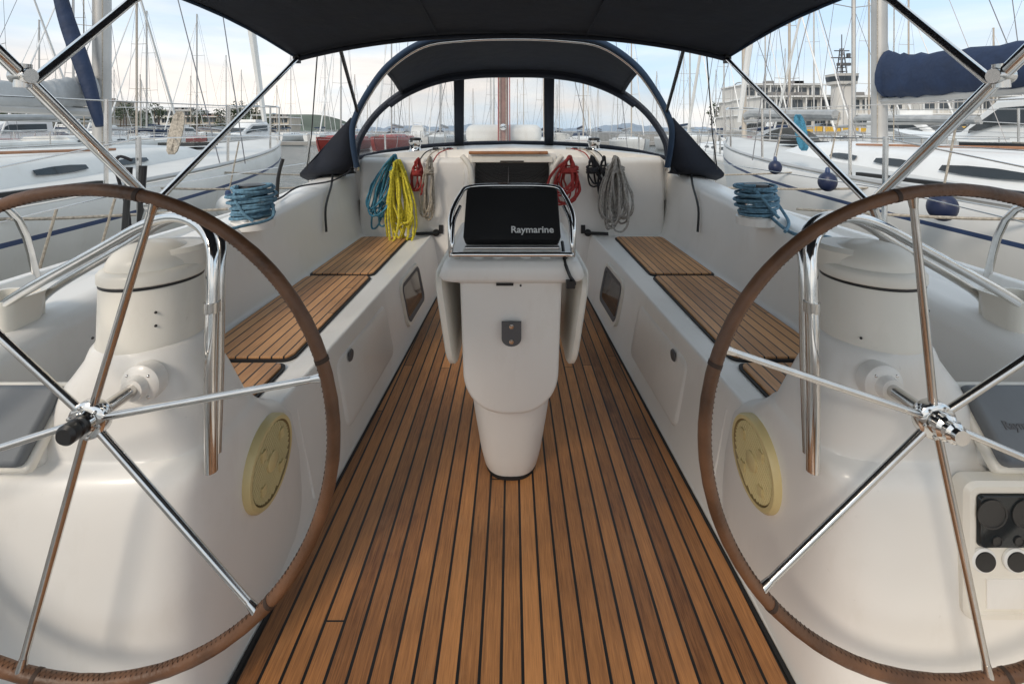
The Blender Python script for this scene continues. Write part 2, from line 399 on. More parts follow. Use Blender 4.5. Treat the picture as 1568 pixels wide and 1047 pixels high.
mb.tube(cat([(1.33,2.35,.86),(1.30,2.1,.825),(1.40,2.0,.83),(1.32,1.85,.80)],6),.008,'r_lblue',6)
mb.build('loose_sheets',boat)
for sx in(-1,1):
    sp=empty('loudspeaker',(sx*.68,1.27,.385)); c=(sx*.6800,1.262,.385)
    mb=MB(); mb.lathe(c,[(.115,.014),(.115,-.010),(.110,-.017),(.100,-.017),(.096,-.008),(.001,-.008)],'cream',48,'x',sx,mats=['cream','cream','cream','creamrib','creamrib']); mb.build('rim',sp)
    mb=MB()
    for i in range(-8,9):
        d=i*.0112; L=math.sqrt(max(0,.095**2-d*d)); a=math.radians(38)
        def pp(u,o): return (c[0]-sx*o,c[1]+u*math.cos(a)-d*math.sin(a),c[2]+u*math.sin(a)+d*math.cos(a))
        mb.tube([pp(-L,.012),pp(L,.012)],.0034,'cream',6)
    mb.build('grille_ribs',sp)
    mb=MB(); mb.lathe(c,[(.026,-.008),(.026,-.0185),(.022,-.020),(.001,-.020)],'cream',24,'x',sx)
    for a in(45,135,225,315):
        q=math.radians(a); mb.box((c[0]-sx*.0145,c[1]+.066*math.cos(q),c[2]+.066*math.sin(q)),(.010,.020,.026),'cream')
    mb.build('centre_badge',sp)

# ================================================================= HELM PEDESTALS
def pedestal(sx):
    e=empty('helm_pedestal',(sx*.95,1.2,0))
    mb=MB(); S=[]
    for z,x0,x1,y0,y1,p in [(-.01,.668,1.52,.93,1.58,6),(.25,.676,1.51,.938,1.55,6),(.40,.681,1.49,.943,1.50,6),(.46,.684,1.49,.945,1.44,6),(.50,.686,1.48,.948,1.37,6),(.535,.687,1.47,.952,1.33,5.5),(.556,.690,1.44,.960,1.31,5),(.568,.693,1.36,.976,1.30,4.6),(.574,.696,1.24,.992,1.29,4.0),(.582,.698,1.17,.995,1.28,3.8),(.605,.701,1.13,.992,1.27,3.5),(.65,.708,1.085,.990,1.25,3.2),(.70,.722,1.050,.990,1.235,2.9),(.74,.738,1.018,.991,1.225,2.6),(.775,.750,.995,.993,1.22,2.3),(.80,.758,.988,.997,1.22,2.15),(.812,.768,.98,1.004,1.212,2.05)]:
        S.append(sup((x0+x1)/2*sx,(y0+y1)/2,(x1-x0)/2,(y1-y0)/2,p,z))
    mb.quadstrip(S,'gel',True,False,True); mb.build('pedestal_moulding',e,smooth=55)
    cx=sx*.872; cy=1.108; s=.80
    mb=MB(); mb.lathe((cx,cy,0),[(.132*s,.80),(.135*s,.812),(.131*s,.82),(.1275*s,.94),(.124*s,.945)],'gel2',48); mb.build('compass_housing',e)
    mb=MB(); mb.lathe((cx,cy,0),[(.124*s,.942),(.1285*s,.943),(.1285*s,.949),(.124*s,.950)],'black',48); mb.build('seal_band',e)
    mb=MB(); pr=[(.1285*s,.9495),(.132*s,.952),(.132*s,.970),(.127*s,.976),(.118*s,.981)]
    pr+=[(.114*s*math.cos(a)**.8,.981+.052*math.sin(a)) for a in [math.radians(q) for q in(0,12,25,38,50,62,72,80,86,89.5)]]
    mb.lathe((cx,cy,0),pr,'gel2',48)
    mb.lathe((cx-sx*.02,cy+.03,0),[(.085,.97),(.085,1.008),(.074,1.018),(.001,1.020)],'gel2',40)
    mb.build('compass_cover',e)
    mb=MB()
    for dz in(0,.03):
        q=math.radians(-50 if sx<0 else -42); mb.sphere((cx+.1045*math.cos(q),cy+.1045*math.sin(q),.86+dz),.003,'black',6)
    mb.sphere((cx-.08,cy-.075,.83),.003,'black',6)
    mb.build('screws',e)
    hx=-.806 if sx<0 else .806
    mb=MB(); mb.lathe((hx,.992,.75),[(.042,.02),(.042,-.006),(.036,-.012),(.026,-.014),(.023,-.03),(.001,-.03)],'gel',32,'y')
    mb.tube([(hx,1.0,.75),(hx,.86,.75)],.014,'steel',16)
    for a in range(4):
        q=math.radians(45+90*a); mb.sphere((hx+.032*math.cos(q),.98,.75+.032*math.sin(q)),.0035,'steel',6)
    mb.build('steering_shaft',e)
    rt=Matrix.Rotation(math.radians(-38),3,'X'); pc=Vector((sx*1.115,.985,.665))
    mb=MB(); mb.box(pc,(.20,.03,.15),'grey',rt); mb.build('instrument_cover',e,bevel=.012)
    mb=MB(); mb.box(pc+rt@Vector((0,.022,0)),(.22,.025,.17),'gel2',rt); mb.build('instrument_base',e,bevel=.01)
    mb=MB(); mb.box(pc+rt@Vector((0,.06,-.01)),(.20,.10,.13),'gel',rt); mb.build('instrument_plinth',e,bevel=.02)
    if sx>0:
        text('Raymarine',.022,pc+rt@Vector((-.02,-.0158,-.01)),rt@R90,M['rubber'],e,'instrument_lettering')
        mb=MB(); C=(1.105,.0,.440)
        def W(l,y): return [(C[0]+a,y,C[2]+b) for a,b in l]
        mb.quadstrip([W(rrect(.36,.285,.025),.96),W(rrect(.36,.285,.025),.934),W(rrect(.345,.27,.02),.927),W(rrect(.325,.25,.015),.927),W(rrect(.32,.245,.015),.932)],'gel2',True,False,True); mb.build('engine_panel_frame',e)
        mb=MB(); mb.quadstrip([[(C[0]+a,.931,.505+b) for a,b in rrect(.31,.108,.01)],[(C[0]+a,.925,.505+b) for a,b in rrect(.305,.103,.01)]],'dglass',True,False,True)
        mb.build('engine_panel_window',e)
        mb=MB()
        for gx,gz,gr in((.975,.522,.030),(1.045,.522,.030),(1.12,.507,.038),(1.20,.522,.030),(.985,.467,.010),(1.03,.467,.010)):
            mb.lathe((gx,.9245,gz),[(gr,.0),(gr,-.002),(gr*.9,-.002),(gr*.88,-.0005),(.001,-.0005)],'ddial',28,'y')
        for gx in(.962,1.027,1.092,1.16):
            mb.lathe((gx,.931,.425),[(.025,.0),(.025,-.004),(.021,-.006)],'white',28,'y'); mb.lathe((gx,.928,.425),[(.021,.0),(.020,-.005),(.001,-.005)],'black',28,'y')
        mb.box((1.1,.931,.355),(.26,.004,.06),'gel')
        mb.build('engine_gauges',e)
    return e
def text(body,size,loc,rotm,mat,parent,name):
    c=bpy.data.curves.new(name,'FONT'); c.body=body; c.size=size; c.extrude=.0006; c.offset=size*.018; c.align_x='CENTER'
    c.materials.append(mat); o=bpy.data.objects.new(name,c); sc.collection.objects.link(o)
    o.matrix_world=Matrix.Translation(loc)@rotm.to_4x4(); bpy.context.view_layer.update()
    if parent: par(o,parent)
    return o
R90=Matrix.Rotation(math.radians(90),3,'X')
for sx in(-1,1): pedestal(sx)

def wheel(cx,ang0,hub_dark):
    hy=.868; ry=.83; cz=.744; hz=.75; hx=math.copysign(.806,cx)
    e=empty('steering_wheel',(cx,ry,cz))
    mb=MB(); N=128; Rr=.449; q_=.0118
    mb.tube([(cx+Rr*math.cos(2*math.pi*i/N),ry,cz+Rr*math.sin(2*math.pi*i/N)) for i in range(N)],q_,'leather',14,True,rr=[q_+.0003*math.sin(i*2.7)+.0002*math.sin(i*.9) for i in range(N)]); mb.build('leather_rim',e)
    mb=MB(); pts=[]
    for i in range(560):
        a=2*math.pi*i/560; ph=math.radians(150 if i%2 else 195)
        r=Rr+(q_+.0004)*math.cos(ph); pts.append((cx+r*math.cos(a),ry-(q_+.0004)*abs(math.sin(ph))*(1 if i%2 else -1),cz+r*math.sin(a)))
    mb.tube(pts,.0008,'stitch',4,True)
    for k in range(6):
        a=math.radians(ang0+60*k+4)
        c=Vector((cx+Rr*math.cos(a),ry,cz+Rr*math.sin(a))); tdir=Vector((-math.sin(a),0,math.cos(a)))
        mb.tube([c-tdir*.004,c+tdir*.004],q_+.001,'stitch',14)
    mb.build('rim_stitching',e)
    mb=MB(); h=Vector((hx,hy,hz))
    for k in range(6):
        a=math.radians(ang0+60*k); d=Vector((math.cos(a),0,math.sin(a)))
        p1=Vector((cx,ry,cz))+d*(Rr-.006)
        p0=h+(p1-h).normalized()*.026
        q=p0.lerp(p1,.5)
        mb.tube([p0,q,p1],.0068,'steel',12,rr=[.0072,.0070,.0062])
        mb.tube([p1+(p0-p1).normalized()*.022,p1],.0085,'steel',12,rr=[.0066,.009])
    mb.build('spokes',e)
    mb=MB(); h=(hx,hy,hz)
    mb.lathe(h,[(.018,.03),(.030,.018),(.036,.010),(.036,-.006),(.031,-.011),(.024,-.012),(.022,-.02),(.001,-.02)],'chrome',40,'y')
    for k in range(6):
        a=math.radians(ang0+30+60*k); mb.lathe((hx+.029*math.cos(a),hy-.010,hz+.029*math.sin(a)),[(.0035,0),(.0035,-.004),(.001,-.005)],'steel',10,'y')
    mb.build('hub',e)
    mb=MB()
    if hub_dark: mb.lathe(h,[(.017,-.018),(.019,-.028),(.017,-.031),(.019,-.035),(.019,-.046),(.014,-.051),(.001,-.051)],'black',28,'y')
    else: mb.lathe(h,[(.025,-.016),(.025,-.028),(.020,-.033),(.020,-.042),(.015,-.046),(.014,-.054),(.001,-.056)],'chrome',12,'y')
    mb.build('hub_nut',e)
wheel(-.774,14,True); wheel(.800,39,False)

for sx in(-1,1):
    e=empty('helm_guard_rail',(sx*.9,1.1,.9))
    P=[(.668,1.01,.545),(.676,1.02,.75),(.684,1.04,.96),(.70,1.06,1.035),(.75,1.09,1.075),(.83,1.12,1.088),(.93,1.15,1.062),(1.07,1.19,.995),(1.35,1.24,.85),(1.42,1.25,.79),(1.44,1.25,.7)]
    mb=MB(); mb.tube(cat([(sx*a,b,c) for a,b,c in P],7),.0135,'chrome',14); mb.build('front_tube',e)
    P=[(.690,1.06,.55),(.702,1.09,.75),(.712,1.11,.95),(.728,1.14,1.02),(.775,1.17,1.065),(.85,1.20,1.078),(.95,1.24,1.05),(1.09,1.30,.98),(1.38,1.36,.82),(1.44,1.37,.74)]
    mb=MB(); mb.tube(cat([(sx*a,b,c) for a,b,c in P],7),.0115,'steel',14); mb.build('rear_tube',e)
    mb=MB(); mb.lathe((sx*.682,1.035,.9),[(.017,-.012),(.017,.012)],'steel',16); mb.build('brackets',e)
    e=empty('winch_handle_holder',(sx*1.42,1.28,.78))
    mb=MB(); mb.quadstrip([[(sx*1.435+a,1.29+b,z) for a,b in rrect(w,w*.9,.03)] for w,z in((.115,.70),(.135,.82),(.142,.835),(.122,.835),(.11,.76))],'gel2',True,True,True); mb.build('holder_body',e)
    mb=MB(); mb.box((sx*1.435,1.345,.76),(.1,.012,.12),'gel2'); mb.build('holder_bracket',e)

def winch(loc,s,rope=None):
    e=empty('winch',loc)
    mb=MB(); mb.lathe(loc,[(a*s,b*s) for a,b in[(.09,0),(.09,.015),(.075,.03),(.06,.05),(.055,.09),(.066,.125),(.07,.13),(.07,.145),(.06,.15),(.055,.165),(.02,.17),(.018,.15),(.001,.15)]],'chrome',32); mb.build('drum',e)
    mb=MB(); mb.lathe(loc,[(a*s,b*s) for a,b in[(.1,-.04),(.1,.001),(.09,.004)]],'gel',32)
    mb.lathe(loc,[(a*s,b*s) for a,b in[(.062,.150),(.058,.172),(.03,.178),(.001,.178)]],'black',24); mb.build('base_and_cap',e)
    if rope:
        mb=MB(); pts=[]
        for i in range(330):
            a=i*.28; turns=a/(2*math.pi); r=s*(.074+.024*((turns*.37)%1)+.012*math.sin(a*.31)+.006*math.sin(a*1.9))
            pts.append((loc[0]+r*math.cos(a),loc[1]+r*math.sin(a),loc[2]+s*(.015+.0105*turns)+.006*math.sin(a*1.3)))
        mb.tube(pts,.0078*s,rope,7)
        L=Vector(loc)
        mb.tube(cat([L+Vector((.09*s,.0,.1*s)),L+Vector((.12*s,-.05,.02)),L+Vector((.05,-.2,.005)),L+Vector((-.04,-.32,-.01))],6),.0078,rope,7)
        mb.tube(cat([L+Vector((-.05,-.07,.15*s)),L+Vector((-.03,-.10,.12)),L+Vector((.02,-.11,.05)),L+Vector((.06,-.10,.012))],5),.0078,rope,7)
        mb.build('rope_turns',e)
winch((-1.345,2.36,.84),1.05,'r_lblue'); winch((1.30,2.42,.845),1.0,'r_lblue')
winch((-.86,4.05,1.09),.85); winch((.73,4.05,1.09),.85)

def hank(name,cx,y,zt,w,h,n,mat,r=.0075,lean=0):
    mb=MB()
    for i in range(n):
        ww=w*U(.35,1.15); hh=h*U(.72,1.06); ox=U(-.3,.3)*w; yy=y-.02-.009*i*U(.3,1); ph=U(-.6,.6)
        pts=[]
        for j in range(22):
            a=2*math.pi*j/22; low=(1-math.cos(a))/2
            pts.append((cx+ox*low+lean*low+ww/2*math.sin(a)*(.3+.7*low)+U(-.006,.006),yy+.02*math.sin(a*2+ph)+U(-.003,.003),zt-hh*low+.008*math.sin(a*3+ph)))
        mb.tube(cat(pts,3,True),r,mat,6,True)
    for i in range(4):
        pts=[(cx+w*.28*math.cos(a),y-.05+.035*math.sin(a),zt-.09-.014*i+.010*math.sin(a+i)) for a in [2*math.pi*q/14 for q in range(14)]]
        mb.tube(pts,r,mat,6,True)
    mb.build(name)
hank('rope_coil',-.97,3.80,1.10,.24,.58,11,'r_blue',.0075,lean=-.12)
hank('rope_coil',-.92,3.72,1.06,.22,.68,15,'r_yel',.0085,lean=.03)
hank('rope_coil',-.78,3.79,1.07,.12,.30,4,'r_red')
hank('rope_coil',-.68,3.79,1.08,.12,.50,5,'r_bei',lean=-.02)
hank('rope_coil',.47,3.79,1.09,.26,.38,12,'r_red',lean=-.04)
hank('rope_coil',.66,3.80,1.09,.16,.28,4,'r_blk',lean=.05)
hank('rope_coil',.84,3.76,1.09,.26,.60,15,'r_gry',.0085)
hank('rope_coil',.76,3.80,1.09,.10,.34,3,'r_blk')

# ================================================================= COCKPIT TABLE
e=empty('cockpit_table',(0,1.9,0))
mb=MB(); S=[]
for z,hx,y0,y1,p in [(.0,.098,1.70,2.0,2.6),(.02,.108,1.69,2.02,2.8),(.08,.122,1.675,2.05,3),(.2,.142,1.655,2.08,3),(.32,.158,1.64,2.1,3.4),(.45,.166,1.625,2.12,4),(.78,.178,1.62,2.15,5)]:
    S.append(sup(-.004,(y0+y1)/2,hx,(y1-y0)/2,p,z))
mb.quadstrip(S,'gel',True,True,True); mb.build('pedestal_column',e)
mb=MB()
def shield(s,dy,bow):
    pts=[]
    for i in range(13):
        z=.775-(.775-.46)*i/12; pts.append((.182-.012*i/12,z))
    for i in range(1,24):
        a=math.pi*i/24; pts.append((.17*math.copysign(abs(math.cos(a))**.8,math.cos(a)),.46-.150*math.sin(a)**.9))
    for i in range(13):
        z=.46+(.775-.46)*i/12; pts.append((-.17-.012*i/12,z))
    return [(-.004+x*s,1.575+dy+.02*abs(x/.18)**2.2,.775-(.775-z)*(1-(1-s)*.6)) for x,z in pts]
mb.quadstrip([shield(1,.12,0),shield(1,.030,0),shield(.99,.014,0),shield(.965,.004,0),shield(.93,0,0)],'gel',True,False,True); mb.build('front_panel',e,smooth=50)
mb=MB(); S=[sup(-.004,1.86,.104,.172,2.7,z) for z in(.003,.016)]; mb.quadstrip(S,'caulk',True,True,True); mb.build('base_gasket',e)
mb=MB()
mb.quadstrip([[(a,2.1+b,z) for a,b in rrect(w,1.04+g,.04)] for w,z,g in((.42,.772,0),(.50,.778,.01),(.515,.79,.015),(.50,.815,.01),(.475,.84,.0),(.44,.846,-.03))],'gel',True,True,True)
mb.build('table_top',e,smooth=60)
for s_ in(-1,1):
    mb=MB(); o=[(u,v) for u,v in rrect(.98,.34,.07)]
    def L(off,sc):
        r=[]
        for u,v in o:
            k=(.17-v)/.34; x=.262-.05*k
            r.append((s_*(x+off),2.09+u*sc,.625+v*sc))
        return r
    mb.quadstrip([L(-.014,.975),L(-.008,1),L(.008,1),L(.016,.97)],'gel2',True,True,True); mb.build('drop_leaf_'+('port' if s_<0 else 'starboard'),e,smooth=50)
mb=MB()
pl=[(-.034,.64),(.034,.64),(.034,.585)]+[(.034*math.cos(a),.585-.028*math.sin(a)) for a in [math.pi*i/10 for i in range(1,10)]]+[(-.034,.585)]
mb.quadstrip([[(x-.002,y,z) for x,z in pl] for y in(1.58,1.568)],'rubber',True,True,True)
for z in(.627,.575): mb.lathe((-.002,1.568,z),[(.008,0),(.008,-.004),(.001,-.005)],'steel',14,'y')
mb.box((-.025,1.585,.768),(.06,.02,.008),'black'); mb.sphere((.03,1.575,.765),.004,'black',6); mb.build('latch_plate',e,smooth=30)
e=empty('chartplotter',(0,1.75,.9))
tilt=math.atan2(.15,.18)
Rm=Matrix.Rotation(-tilt,3,'X')
cen=Vector((0,1.775,.972))
mb=MB()
def Q(l,y): return [tuple(cen+Rm@Vector((a,y,b))) for a,b in l]
mb.quadstrip([Q(rrect(.33,.20,.02),.05),Q(rrect(.36,.225,.018),.03),Q(rrect(.365,.23,.018),-.012),Q(rrect(.36,.226,.018),-.02),Q(rrect(.34,.205,.014),-.0235)],'fabric',True,True,True); mb.build('sun_cover',e,smooth=50)
mb=MB(); S=[]
for z,hx,hy in((.84,.19,.06),(.87,.185,.07),(.93,.15,.055),(.99,.12,.03)): S.append(sup(0,1.88,hx,hy,4,z))
mb.quadstrip(S,'gel2',True,True,True)
for x in(-.12,-.05,.05,.12): mb.lathe((x,1.64,.852),[(.022,-.01),(.022,.004),(.012,.010),(.001,.011)],'white',16)
mb.box((0,1.72,.858),(.36,.14,.022),'gel'); mb.build('pod_housing',e,bevel=.006)
mb=MB()
mb.tube(cat([(-.19,1.62,.847),(-.205,1.60,.862),(-.19,1.59,.868),(0,1.59,.868),(.19,1.59,.868),(.205,1.60,.862),(.19,1.62,.847)],8),.009,'chrome',12)
mb.tube(cat([(-.165,1.60,.889),(0,1.6,.889),(.165,1.60,.889)],8),.005,'chrome',12)
mb.tube(cat([(-.222,1.66,.845),(-.226,1.665,.93),(-.226,1.70,.99),(-.205,1.79,1.045),(-.17,1.85,1.072),(0,1.86,1.077),(.17,1.85,1.072),(.205,1.79,1.045),(.226,1.70,.99),(.226,1.665,.93),(.222,1.66,.845)],8),.0090,'chrome',12)
mb.tube(cat([(-.218,1.63,.85),(-.213,1.62,.90),(-.215,1.68,.965),(-.20,1.75,1.01)],8),.007,'chrome',12)
mb.tube(cat([(.218,1.63,.85),(.213,1.62,.90),(.215,1.68,.965),(.20,1.75,1.01)],8),.007,'chrome',12)
mb.build('guard_rail',e)
mb=MB(); mb.tube(cat([(.19,1.72,.88),(.185,1.60,.845),(.188,1.575,.83),(.20,1.562,.80),(.215,1.565,.775),(.19,1.56,.765)],6),.006,'black',8)
mb.box((.20,1.56,.775),(.03,.02,.025),'black'); mb.build('power_cable',e)
text('Raymarine',.038,cen+Rm@Vector((.076,-.0245,-.088)),Rm@R90,M['white'],e,'cover_lettering')

# ================================================================= BIMINI
e=empty('bimini_top',(0,1.5,1.8))
BW=1.32
def bz(x,y):
    k=min(1,max(0,(2.8-y)/.9)); return 1.748+.145*(1-abs(x/BW)**2.4)+.085*math.sin(k*math.pi/2)
mb=MB(); rr=[]
for i in range(45):
    y=2.82-3.6*i/44; row=[]
    for j in range(53):
        x=-BW+2*BW*j/52
        sag=.012*math.sin(min(1,max(0,(2.8-y)/1.1))*math.pi)*(1-abs(x/BW)**2)
        row.append((x,y,bz(x,y)-sag+.003*math.sin(x*9+y*4)+.0018*math.sin(x*31+y*13)*math.sin(y*9)))
    rr.append(row)
mb.quadstrip(rr,'navy'); mb.build('canvas',e,solid=.004,recenter=False)
mb=MB()
mb.tube([(-BW+2*BW*j/40,2.82,bz(-BW+2*BW*j/40,2.82)-.006) for j in range(41)],.012,'navy',8)
for s_ in(-1,1): mb.tube([(s_*BW,2.82-3.6*i/20,bz(BW,2.82-3.6*i/20)-.004) for i in range(21)],.008,'navyb',8)
for s_ in(-.45,.45): mb.tube([(s_,2.8-3.5*i/20,bz(s_,2.8-3.5*i/20)-.016) for i in range(21)],.004,'navy',5)
mb.build('hem_and_seams',e)
mb=MB()
for s_ in(-1,1):
    piv=(s_*1.22,1.55,1.05)
    mb.tube([piv,(s_*1.30,2.75,1.735)],.0125,'chrome',12)
    mb.tube([piv,(s_*1.25,1.163,1.44),(s_*1.27,.65,1.93)],.0155,'chrome',12)
    mb.tube([(s_*1.245,1.18,1.425),(s_*1.28,1.53,1.735),(s_*1.27,1.66,1.84)],.013,'chrome',12)
    mb.tube([(s_*1.22,1.55,1.07),(s_*1.34,1.56,.74)],.014,'steel',12)
    for p in((s_*1.25,1.163,1.44),(s_*1.22,1.55,1.05)):
        mb.lathe(p,[(.019,-.022),(.021,-.018),(.021,.018),(.019,.022)],'steel',14,'x')
    mb.lathe((s_*1.25,1.163,1.44),[(.018,-.03),(.018,.03)],'steel',14)
for y,rad in((2.76,.0125),(1.66,.0125),(.65,.0155)):
    mb.tube([(-BW*.985+2*BW*.985*j/30,y,bz((-BW+2*BW*j/30)*.985,y)-.022) for j in range(31)],rad,'navy',10)
mb.build('steel_frame',e)
mb=MB()
for s_ in(-1,1):
    mb.tube([(s_*1.04,2.76,1.79),(s_*1.17,3.45,1.44)],.012,'black',6)
    mb.tube([(s_*1.18,2.76,1.77),(s_*1.5,3.4,1.25),(s_*1.58,3.5,1.0)],.004,'black',6)
    mb.box((s_*1.305,2.76,1.735),(.035,.035,.05),'black')
mb.build('tension_straps',e)

# ================================================================= SPRAYHOOD
e=empty('sprayhood',(0,4,1.3))
Ah=[(1.20,3.52,1.02),(1.215,3.47,1.22),(1.20,3.45,1.37),(1.10,3.45,1.58),(.93,3.44,1.80),(.67,3.42,1.965),(.36,3.41,2.01),(0,3.40,2.02)]
Bh=[(1.46,4.25,1.06),(1.44,4.27,1.20),(1.36,4.3,1.36),(1.22,4.3,1.52),(1.0,4.3,1.68),(.70,4.3,1.80),(.36,4.3,1.855),(0,4.3,1.865)]
Ch=[(1.48,4.38,1.04),(1.44,4.42,1.05),(1.36,4.50,1.07),(1.22,4.62,1.10),(1.0,4.76,1.13),(.74,4.88,1.15),(.40,4.97,1.165),(0,5.0,1.17)]
def sym(h):
    h=[Vector(p) for p in h]; full=[Vector((-p.x,p.y,p.z)) for p in h]+[p for p in h[::-1][1:]]
    return cat(full,6)
A,B,C=sym(Ah),sym(Bh),sym(Ch); n=len(A)
def blend(P,Q,t,bulge=0): return [p.lerp(q,t)+Vector((0,0,bulge*math.sin(t*math.pi))) for p,q in zip(P,Q)]
mb=MB()
mb.quadstrip([blend(A,B,t/6,.02) for t in range(7)],'navy',face_mat=lambda a,j:'navy' if (23<=j<n-24) else ('vinyl' if 3<=j<n-4 else 'navy'))
mb.quadstrip([blend(B,C,t/6) for t in range(7)],'vinyl')
mb.build('canopy_and_windows',e,recenter=False)
mb=MB()
mb.tube(A,.022,'navyb',10); mb.tube(B,.032,'navy',10); mb.tube(C,.022,'navy',8)
for j in(23,n-24):
    mb.tube([blend(A,B,t/6,.02)[j] for t in range(7)],.016,'navy',8)
mb.build('window_borders',e)
def strip(P0,P1,w,k,mb):
    P0=Vector(P0);P1=Vector(P1); s_=Vector((w/2,0,0)); off=Vector((0,-.012,-.004))
    mb.quadstrip([[P0-s_+off,P0+s_+off],[P1-s_+off,P1+s_+off]],k)
mb=MB()
strip((-.50,4.3,1.83),(-.57,4.92,1.14),.10,'navy',mb); strip((.35,4.3,1.85),(.40,4.95,1.14),.10,'navy',mb)
mb.build('window_mullions',e,solid=.004)
mb=MB(); mb.tube([p+Vector((0,-.01,-.035)) for p in B[20:n-20]],.03,'navy',8); mb.build('window_head_band',e)
mb=MB()
mb.tube([p+Vector((0,.03,-.03)) for p in A],.011,'chrome',10); mb.build('support_bow',e)
mb=MB()
for s_ in(-1,1):
    P=[(s_*1.215,3.44,1.40),(s_*1.38,3.47,1.24),(s_*1.50,3.50,1.10),(s_*1.66,3.56,.965),(s_*1.66,3.7,.90)]
    Qq=[(s_*1.21,3.48,1.35),(s_*1.21,3.50,1.24),(s_*1.21,3.52,1.12),(s_*1.24,3.56,1.0),(s_*1.3,3.8,.95)]
    mb.quadstrip([cat(P,4),cat(Qq,4)],'navy')
    P2=[(s_*1.215,3.44,1.40),(s_*1.40,3.9,1.36),(s_*1.5,4.2,1.10)]; Q2=[(s_*1.66,3.56,.965),(s_*1.66,3.9,.93),(s_*1.62,4.25,.90)]
    mb.quadstrip([cat(P2,4),cat(Q2,4)],'navy')
    P3=[(s_*1.22,3.53,1.06),(s_*1.46,4.25,1.09)]; Q3=[(s_*1.3,3.55,.95),(s_*1.52,4.3,.95)]
    mb.quadstrip([P3,Q3],'navy')
mb.build('side_skirts',e,solid=.006)

